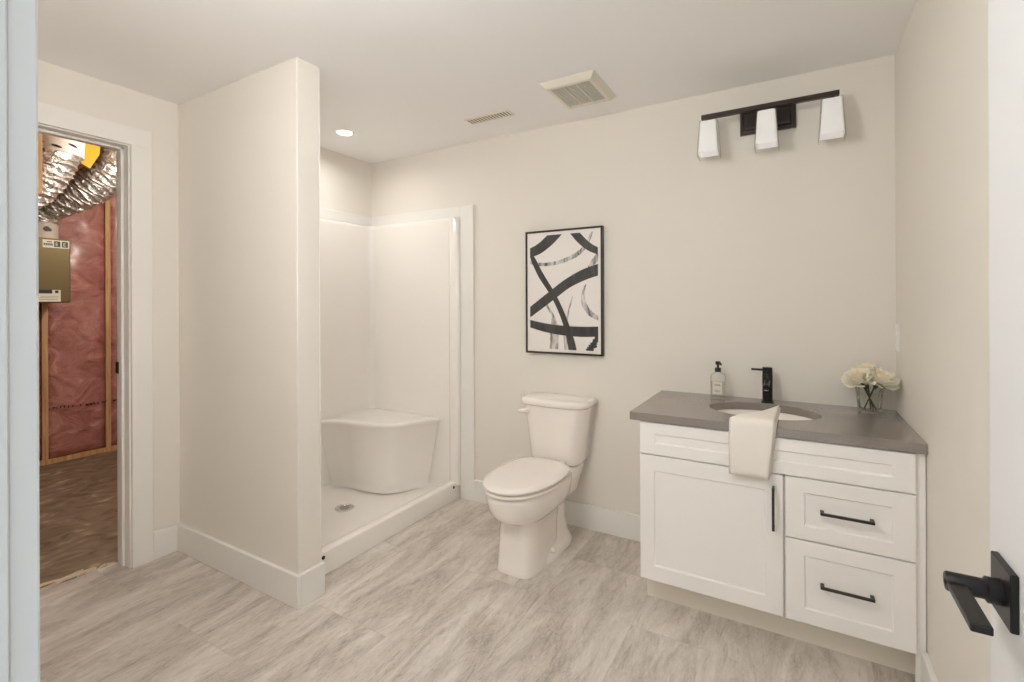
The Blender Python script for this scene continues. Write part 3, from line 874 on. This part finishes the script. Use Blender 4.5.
# ------------------------------------------------------------------ vanity light
vl = thing('vanity_light', 'dark bronze three-light bar on the back wall above the sink', 'wall light', (-.111, YB, 2.124))
bm = B()
def plr(d, y): return [(-.230 + d, y, 2.124 + d), (.008 - d, y, 2.124 + d), (.008 - d, y, 2.241 - d), (-.230 + d, y, 2.241 - d)]
loft(bm, [plr(0, YB - .001), plr(0, YB - .014), plr(.002, YB - .016), plr(.012, YB - .016), plr(.014, YB - .012), plr(.020, YB - .012), plr(.023, YB - .022), plr(.030, YB - .024)])
obj('backplate', bm, M['bronze'], vl)
YL = 2.532
bm = B(); box(bm, -.394, .170, YL - .011, YL + .011, 2.2005, 2.2225, .001)
br = obj('crossbar', bm, M['bronze'], vl)
bm = B(); box(bm, -.135, -.087, YL + .011, YB - .022, 2.203, 2.220, .001); obj('arm', bm, M['bronze'], vl)
for x in (-.360, -.110, .142):
    bm = B()
    lathe(bm, [(.013, 2.2005), (.013, 2.190), (.022, 2.188), (.022, 2.180)], (x, YL, 0), 20)
    obj('socket', bm, M['bronze'], vl, angle=40)
    bm = B()
    o1 = lambda h, z, r=.012: rrect(x, YL, h, h, r, z)
    # frosted inner glass
    R1 = loft(bm, [o1(.0345, 2.1845), o1(.0370, 2.182), o1(.0455, 2.034), o1(.0455, 2.030), o1(.0430, 2.030), o1(.0350, 2.178)], True, True)
    sd = obj('lamp_shade', bm, M['opal'], vl, angle=40); sd['label'] = 'frosted white glass shade with a clear outer sleeve'
    bm = B()
    loft(bm, [o1(.0385, 2.190, .013), o1(.0405, 2.189, .013), o1(.0510, 2.020, .013), o1(.0500, 2.012, .013), o1(.0480, 2.012, .013), o1(.0480, 2.020, .013), o1(.0378, 2.186, .012)], False, False)
    Rv = list(bm.verts); k = 24
    for i in range(k): bm.faces.new((Rv[-k + i], Rv[-k + (i + 1) % k], Rv[(i + 1) % k], Rv[i]))
    obj('clear_sleeve', bm, M['clear'], sd, angle=40)

# ------------------------------------------------------------------ ceiling fittings
fx0, fx1, fy0, fy1 = -1.068, -.790, 2.100, 2.430
fan = thing('exhaust_fan', 'square cream exhaust fan grille on the ceiling, nearer the vanity', 'ceiling fan vent', ((fx0 + fx1) / 2, (fy0 + fy1) / 2, H))
bm = B()
def fr(d, z): return [(fx0 + d, fy0 + d, z), (fx1 - d, fy0 + d, z), (fx1 - d, fy1 - d, z), (fx0 + d, fy1 - d, z)]
loft(bm, [fr(0, H - .0005), fr(.002, H - .006), fr(.022, H - .026), fr(.028, H - .028), fr(.040, H - .028), fr(.042, H - .020)], True, True)
obj('frame', bm, M['vent'], fan)
bm = B(); box(bm, fx0 + .043, fx1 - .043, fy0 + .043, fy1 - .043, H - .0205, H - .0195)
gp = obj('grille', bm, M['dark'], fan)
bm = B()
N = 16
for i in range(N):
    y = fy0 + .046 + (fy1 - fy0 - .092) * (i + .5) / N
    a = .0065
    vs_ = [bm.verts.new(p) for p in ((fx0 + .042, y - a, H - .0245), (fx1 - .042, y - a, H - .0245), (fx1 - .042, y + a, H - .0225), (fx0 + .042, y + a, H - .0225),
                                     (fx0 + .042, y - a, H - .0225), (fx1 - .042, y - a, H - .0225), (fx1 - .042, y + a, H - .0205), (fx0 + .042, y + a, H - .0205))]
    for f in ((0, 3, 2, 1), (4, 5, 6, 7), (0, 1, 5, 4), (1, 2, 6, 5), (2, 3, 7, 6), (3, 0, 4, 7)): bm.faces.new([vs_[q] for q in f])
obj('louvres', bm, M['ventgrey'], gp)
bm = B()
for k in (1, 2):
    x = fx0 + .042 + (fx1 - fx0 - .084) * k / 3
    box(bm, x - .003, x + .003, fy0 + .042, fy1 - .042, H - .027, H - .022)
obj('rib', bm, M['vent'], gp)

sx0, sx1, sy0, sy1 = -1.655, -1.360, 2.285, 2.372
sv = thing('supply_register', 'narrow slotted air register on the ceiling, between the shower and the exhaust fan', 'air vent', ((sx0 + sx1) / 2, (sy0 + sy1) / 2, H))
bm = B()
def sr(d, z): return [(sx0 + d, sy0 + d, z), (sx1 - d, sy0 + d, z), (sx1 - d, sy1 - d, z), (sx0 + d, sy1 - d, z)]
loft(bm, [sr(0, H - .0005), sr(.003, H - .005), sr(.014, H - .007), sr(.0145, H - .003)])
obj('frame', bm, M['vent'], sv)
bm = B(); box(bm, sx0 + .015, sx1 - .015, sy0 + .015, sy1 - .015, H - .0045, H - .0035); dk = obj('duct_opening', bm, M['dark'], sv)
bm = B()
N = 13
for i in range(N):
    x = sx0 + .018 + (sx1 - sx0 - .036) * (i + .5) / N
    box(bm, x - .0058, x + .0058, sy0 + .0145, sy1 - .0145, H - .0062, H - .0047)
box(bm, (sx0 + sx1) / 2 - .006, (sx0 + sx1) / 2 + .006, sy0 + .014, sy1 - .014, H - .0065, H - .0047)
obj('louvres', bm, M['vent'], sv)

cl = thing('recessed_light', 'small lit recessed downlight in the ceiling over the shower', 'ceiling light', (-2.412, 2.075, H))
bm = B()
lathe(bm, [(.062, -.0005), (.060, -.005), (.048, -.006), (.046, -.004)], (-2.412, 2.075, H), 32)
obj('trim_ring', bm, M['ceiling'], cl, angle=40)
bm = B(); lathe(bm, [(.044, -.0045), (.044, -.0065), (.036, -.0085)], (-2.412, 2.075, H), 32); obj('lens', bm, M['lens'], cl, angle=40)

sw = thing('light_switch', 'white wall switch plate on the right wall above the flowers', 'light switch', (XR, 2.578, 1.095))
bm = B(); box(bm, XR - .0065, XR - .0003, 2.541, 2.617, 1.095, 1.211, .002, 2); pl = obj('plate', bm, M['switch'], sw)
bm = B(); box(bm, XR - .0115, XR - .006, 2.562, 2.596, 1.120, 1.186, .0015); obj('rocker', bm, M['switch'], sw)

# ------------------------------------------------------------------ utility room through the left doorway
UX = -5.30
UY0, UY1, UH = -.55, 2.9, 2.75
bm = B(); box(bm, UX - .2, XLo, UY0, UY1, -.07, -.006); struct('floor_utility', bm, M['slab'])
bm = B(); box(bm, UX - .2, XLo, UY0, UY1, UH, UH + .05); struct('ceiling_utility', bm, M['osb'])
bm = B(); box(bm, UX - .25, UX - .14, UY0, UY1, -.006, UH); struct('wall_utility', bm, M['osb'])
bm = B(); box(bm, UX - .2, XLo, UY1, UY1 + .06, -.006, UH); box(bm, UX - .2, XLo, UY0 - .06, UY0, -.006, UH)
box(bm, XLo, XL, UY0, .01, 0, UH); box(bm, XLo, XL, .01, UY1, H + .06, UH)
struct('wall_utility_sides', bm, M['osb'])
SY = [1.491, 1.914]
for i, y in enumerate(SY):
    bm = B(); box(bm, UX - .139, UX, y - .019, y + .019, .034, UH - .04, .001)
    s = obj('wall_stud', bm, M['wood'])
    tag(s, ['bare wooden stud below the metal ventilation box in the utility room', 'bare wooden stud right of the metal ventilation box in the utility room'][i], 'wall stud', 'wooden studs of the insulated wall')
bm = B(); box(bm, UX - .139, UX + .002, UY0 + .002, UY1 - .002, -.006, .034, .001); struct('trim_5', bm, M['wood'])
bm = B(); box(bm, UX - .139, UX, UY0 + .002, UY1 - .002, UH - .04, UH); struct('trim_6', bm, M['wood'])
edges = [SY[0] - .42] + SY + [SY[-1] + .42]
blab = ['pink insulation batt left of the stud under the ventilation box',
        'wide pink insulation batt between the two studs seen through the doorway', 'pink insulation batt right of the right-hand stud seen through the doorway']
def glyphs(bm, y0, y1, z, slope, x):
    y = y0
    while y < y1:
        wd = random.uniform(.010, .024); hh = random.uniform(.012, .022)
        zz = z + slope * (y - y0) + random.uniform(-.003, .003)
        box(bm, x, x + .001, y, y + wd * .35, zz, zz + hh)
        if random.random() < .7: box(bm, x, x + .001, y, y + wd, zz + (hh - .004 if random.random() < .5 else 0), zz + hh if random.random() < .5 else zz + .005)
        y += wd + .006
for i in range(len(edges) - 1):
    y0, y1 = edges[i] + .0195, edges[i + 1] - .0195
    bm = B(); ny, nz = 8, 40
    g = []
    for a in range(nz + 1):
        row = []
        for b in range(ny + 1):
            u, v = b / ny, a / nz
            bulge = .012 * math.sin(PI * u) ** .6 + (.010 * math.sin(v * 31 + u * 4 + i) + .008 * math.sin(v * 17 - u * 7 + 2 * i)) * math.sin(PI * u)
            row.append(bm.verts.new((UX - .022 + bulge, y0 + (y1 - y0) * u, .035 + (UH - .077) * v)))
        g.append(row)
    for a in range(nz):
        for b in range(ny): bm.faces.new((g[a][b], g[a][b + 1], g[a + 1][b + 1], g[a + 1][b]))
    ext = bmesh.ops.extrude_face_region(bm, geom=list(bm.faces))
    bmesh.ops.translate(bm, verts=[v for v in ext['geom'] if isinstance(v, bmesh.types.BMVert)], vec=(-.10, 0, 0))
    o = obj('insulation_batt', bm, M['batt'], smooth=True)
    tag(o, blab[i], 'insulation', 'pink batts of the insulated wall')
    if i in (1, 2):
        bm = B()
        if i == 1: glyphs(bm, y0 + .004, y0 + .20, .443, -.02, UX + .004); obj('printed_lettering', bm, M['red_ink'], o)['label'] = 'dark red printed lettering'; bm = B(); glyphs(bm, y0 + .24, y1 - .004, .437, -.02, UX + .004)
        else: glyphs(bm, y0 + .01, y0 + .16, .436, -.02, UX + .004)
        obj('printed_lettering', bm, M['red_ink'], o)['label'] = 'dark red printed lettering'

# ventilation box
hv = thing('ventilation_unit', 'olive metal ventilation box with labels hung in the utility room', 'ventilation unit', (-5.0, 1.20, 1.32))
bm = B(); box(bm, -5.268, -4.905, .92, 1.531, 1.322, 1.814, .004, 2); obj('housing', bm, M['hrv'], hv)
bm = B(); box(bm, -4.905, -4.900, .925, 1.526, 1.33, 1.806, .0015); fp = obj('front_panel', bm, M['hrv'], hv)
X1 = -4.8995
bm = B(); box(bm, X1 - .001, X1 + .0005, 1.366, 1.522, 1.742, 1.802, .0); 
lb = obj('maker_label', bm, M['lblw'], fp); lb['label'] = 'pale label with dark letters'
bm = B()
for y in (1.432, 1.478): box(bm, X1 + .0005, X1 + .0009, y, y + .036, 1.750, 1.794)
obj('label_block', bm, M['lblg'], lb)
bm = B()
text_bm(bm, 'E', .038, (X1 + .0012, 1.438, 1.758), (0, 1, 0), (0, 0, 1)); obj('label_letter', bm, M['lblw'], lb, recalc=False)
bm = B(); text_bm(bm, 'E', .038, (X1 + .0012, 1.484, 1.758), (0, 1, 0), (0, 0, 1))
obj('label_letter', bm, M['lblw'], lb, recalc=False)
bm = B()
for k in range(5): box(bm, X1 + .0005, X1 + .0009, 1.372 + k * .0108, 1.380 + k * .0108, 1.758, 1.775)
box(bm, X1 + .0005, X1 + .0009, 1.390, 1.420, 1.783, 1.790)
obj('label_text', bm, M['lblk'], lb)
bm = B(); box(bm, X1 - .001, X1 + .0005, 1.290, 1.470, 1.330, 1.392); lb = obj('rating_label', bm, M['lblw'], fp); lb['label'] = 'white label with a black band'
bm = B(); box(bm, X1 + .0003, X1 + .0012, 1.290, 1.420, 1.392, 1.420); obj('label_band', bm, M['lblk'], lb)
bm = B(); box(bm, X1 - .001, X1 + .0005, 1.42, 1.470, 1.392, 1.420); obj('label_corner', bm, M['lblw'], lb)
bm = B(); box(bm, X1 + .0005, X1 + .0012, 1.436, 1.456, 1.396, 1.416); obj('label_mark', bm, M['lblg'], lb)
bm = B()
for k in range(3): box(bm, X1 + .0005, X1 + .0009, 1.335 + .01 * k, 1.455, 1.346 + k * .012, 1.348 + k * .012)
obj('label_text', bm, M['lblk'], lb)
bm = B(); lathe(bm, [(.092, 1.813), (.092, 1.965), (.096, 1.97)], (-5.01, 1.395, 0), 32); cr = obj('duct_collar', bm, M['card'], hv, angle=40)
bm = B()
for k, r in enumerate((.020, .012)):
    a = .3
    lathe(bm, [(r, -.02), (r, .002)], (-4.918 - .001 * k, 1.395 + k * .018, 1.885 - k * .006), 16, 'x')
obj('collar_mark', bm, M['lblk'], cr)

# foil flex ducts
def flex(pts, r, pitch=.03, amp=.10, n=28, seed=1, taper=1.0):
    rnd = random.Random(seed)
    P = catmull(pts, 22)
    bm = B()
    rings = []; up = None; dist = 0
    ph = [rnd.uniform(0, 6.28) for _ in range(6)]
    Q = [P[0]]
    # resample evenly
    step = pitch / 3.0; acc = 0
    for a, b in zip(P, P[1:]):
        d = (b - a).length
        while acc + d >= step:
            t = (step - acc) / d; a = a.lerp(b, t); Q.append(a); d = (b - a).length; acc = 0
        acc += d
    for i, p in enumerate(Q):
        t = (Q[min(i + 1, len(Q) - 1)] - Q[max(i - 1, 0)]).normalized()
        if up is None: up = Vector((0, 0, 1)) if abs(t.z) < .8 else Vector((1, 0, 0))
        a = t.cross(up).normalized(); b = a.cross(t).normalized(); up = b
        ring = []
        ridge = [1, .45, .15][i % 3]
        jit = rnd.uniform(-.25, .25)
        for k in range(n):
            an = 2 * PI * k / n
            rr = r * (1 - amp * (1 - ridge) * (1 + .5 * math.sin(3 * an + ph[i % 6])) + .018 * math.sin(5 * an + i * .9) + .012 * jit + .02 * math.sin(2 * an + i * .13))
            rr *= 1 + (taper - 1) * max(0, (i / len(Q) - .45) / .55)
            ring.append(p + (a * math.cos(an) + b * math.sin(an)) * rr + t * (.008 * math.sin(4 * an + i * .7)))
        rings.append(ring)
    loft(bm, rings)
    return bm
dB = [(-4.55, 1.725, 2.74), (-4.56, 1.725, 2.52), (-4.60, 1.67, 2.34), (-4.70, 1.575, 2.20), (-4.84, 1.47, 2.105), (-4.95, 1.41, 2.045), (-5.01, 1.395, 1.965)]
o = obj('flex_duct', flex(dB, .140, seed=3, taper=.74), M['foil'], angle=70)
tag(o, 'silver foil duct sweeping down from the right to the top of the ventilation box', 'duct', 'foil ducts in the utility room')
dA = [(-4.14, 1.225, 2.735), (-4.15, 1.222, 2.48), (-4.17, 1.20, 2.27), (-4.26, 1.12, 2.09), (-4.42, .99, 1.97), (-4.60, .82, 1.90), (-4.72, .62, 1.88)]
o = obj('flex_duct', flex(dA, .150, seed=8), M['foil'], angle=70)
tag(o, 'fat silver foil duct hanging at the upper left of the utility doorway', 'duct', 'foil ducts in the utility room')
bm = B(); tube(bm, catmull([(-4.14, 1.225, 2.735), (-4.145, 1.224, 2.6), (-4.158, 1.212, 2.285)], 4), .1525, 32)
sl = obj('duct_sleeve', bm, M['foilsmooth'], o, angle=60); sl['label'] = 'smooth pale sleeve with dark dashes'
for an, z in ((-.75, 2.325), (-.20, 2.305), (.35, 2.33)):
    bm = B()
    c = Vector((-4.154 + .1535 * math.cos(an), 1.216 + .1535 * math.sin(an), z))
    tn = Vector((-math.sin(an), math.cos(an), -.25)).normalized()
    nn = Vector((math.cos(an), math.sin(an), 0)); bb = nn.cross(tn)
    P = [bm.verts.new(c + tn * (.026 * math.cos(q * PI / 6)) + bb * (.007 * math.sin(q * PI / 6)) - nn * (.0035 * math.cos(q * PI / 6) ** 2 - .002)) for q in range(12)]
    bm.faces.new(P)
    ext = bmesh.ops.extrude_face_region(bm, geom=list(bm.faces))
    bmesh.ops.translate(bm, verts=[v for v in ext['geom'] if isinstance(v, bmesh.types.BMVert)], vec=-nn * .004)
    obj('printed_dash', bm, M['dark'], sl)
# yellow panel between the ducts and a joist beyond
from_px = [(1.420, 2.60), (1.545, 2.60), (1.530, 2.40), (1.475, 2.285), (1.425, 2.31)]
bm = B(); loft(bm, [[(-4.40, y, z) for y, z in from_px], [(-4.37, y, z) for y, z in from_px]])
box(bm, -4.39, -4.38, 1.45, 1.53, 2.59, UH)
tag(obj('yellow_panel', bm, M['yellow']), 'bright yellow board seen between the two foil ducts', 'board')
bm = B(); box(bm, -3.965, -3.927, .96, 1.096, 1.975, UH, .001)
tag(obj('hanger_board', bm, M['wood']), 'orange-brown wooden board hanging beside the fat foil duct, at the far left of the doorway', 'board')
# holder added for the unseen utility fill light, out of sight beside the doorway
ub = thing('added_fill_holder', 'added holder of the unseen fill light on the utility room ceiling', 'light bulb', (-3.62, 1.95, UH))
bm = B(); lathe(bm, [(.05, 0), (.05, -.03), (.022, -.05), (.022, -.44)], (-3.62, 1.95, UH), 20); obj('holder', bm, M['offwhite'], ub, angle=40)

# ragged pale edge where the vinyl meets the concrete
bm = B()
def ragged(y0, y1, xc, wd, z, seed):
    rnd = random.Random(seed); P = []
    n_ = 26
    for i in range(n_ + 1):
        t = i / n_; y = y0 + (y1 - y0) * t
        c = xc + .012 * math.sin(t * 11 + seed) + rnd.uniform(-.004, .004)
        h = wd * (.35 + .65 * abs(math.sin(t * 6.3 + seed * 1.7))) * (0.25 + .75 * math.sin(PI * min(1, .06 + t * .9))) * rnd.uniform(.7, 1.1)
        P.append([(c - h, y, -.006), (c - h * .7, y, z), (c + h * .7, y, z + .001), (c + h, y, -.006)])
    loft(bm, P, True, True, True)
ragged(.40, 1.03, -2.995, .014, .004, 1)
ragged(.62, .99, -3.030, .011, .003, 5)
ragged(.95, 1.10, -2.982, .008, .003, 9)
struct('trim_7', bm, M['strip'], angle=60)

# glowing globe added as the bathroom's main fill light, above the view
dl = thing('added_fill_globe', 'glowing globe added as fill light on the bathroom ceiling in front of the beige stub wall', 'ceiling light', (FILL_GLOBE[0], FILL_GLOBE[1], H))
bm = B(); lathe(bm, [(.07, H - .0005), (.07, H - .018), (.02, H - .024), (.02, FILL_GLOBE[2] + .135)], (FILL_GLOBE[0], FILL_GLOBE[1], 0), 32); obj('base', bm, M['trim'], dl, angle=40)
bm = B(); bmesh.ops.create_uvsphere(bm, u_segments=32, v_segments=20, radius=.14, matrix=Matrix.Translation(FILL_GLOBE)); obj('globe', bm, M['globe'], dl, smooth=True)
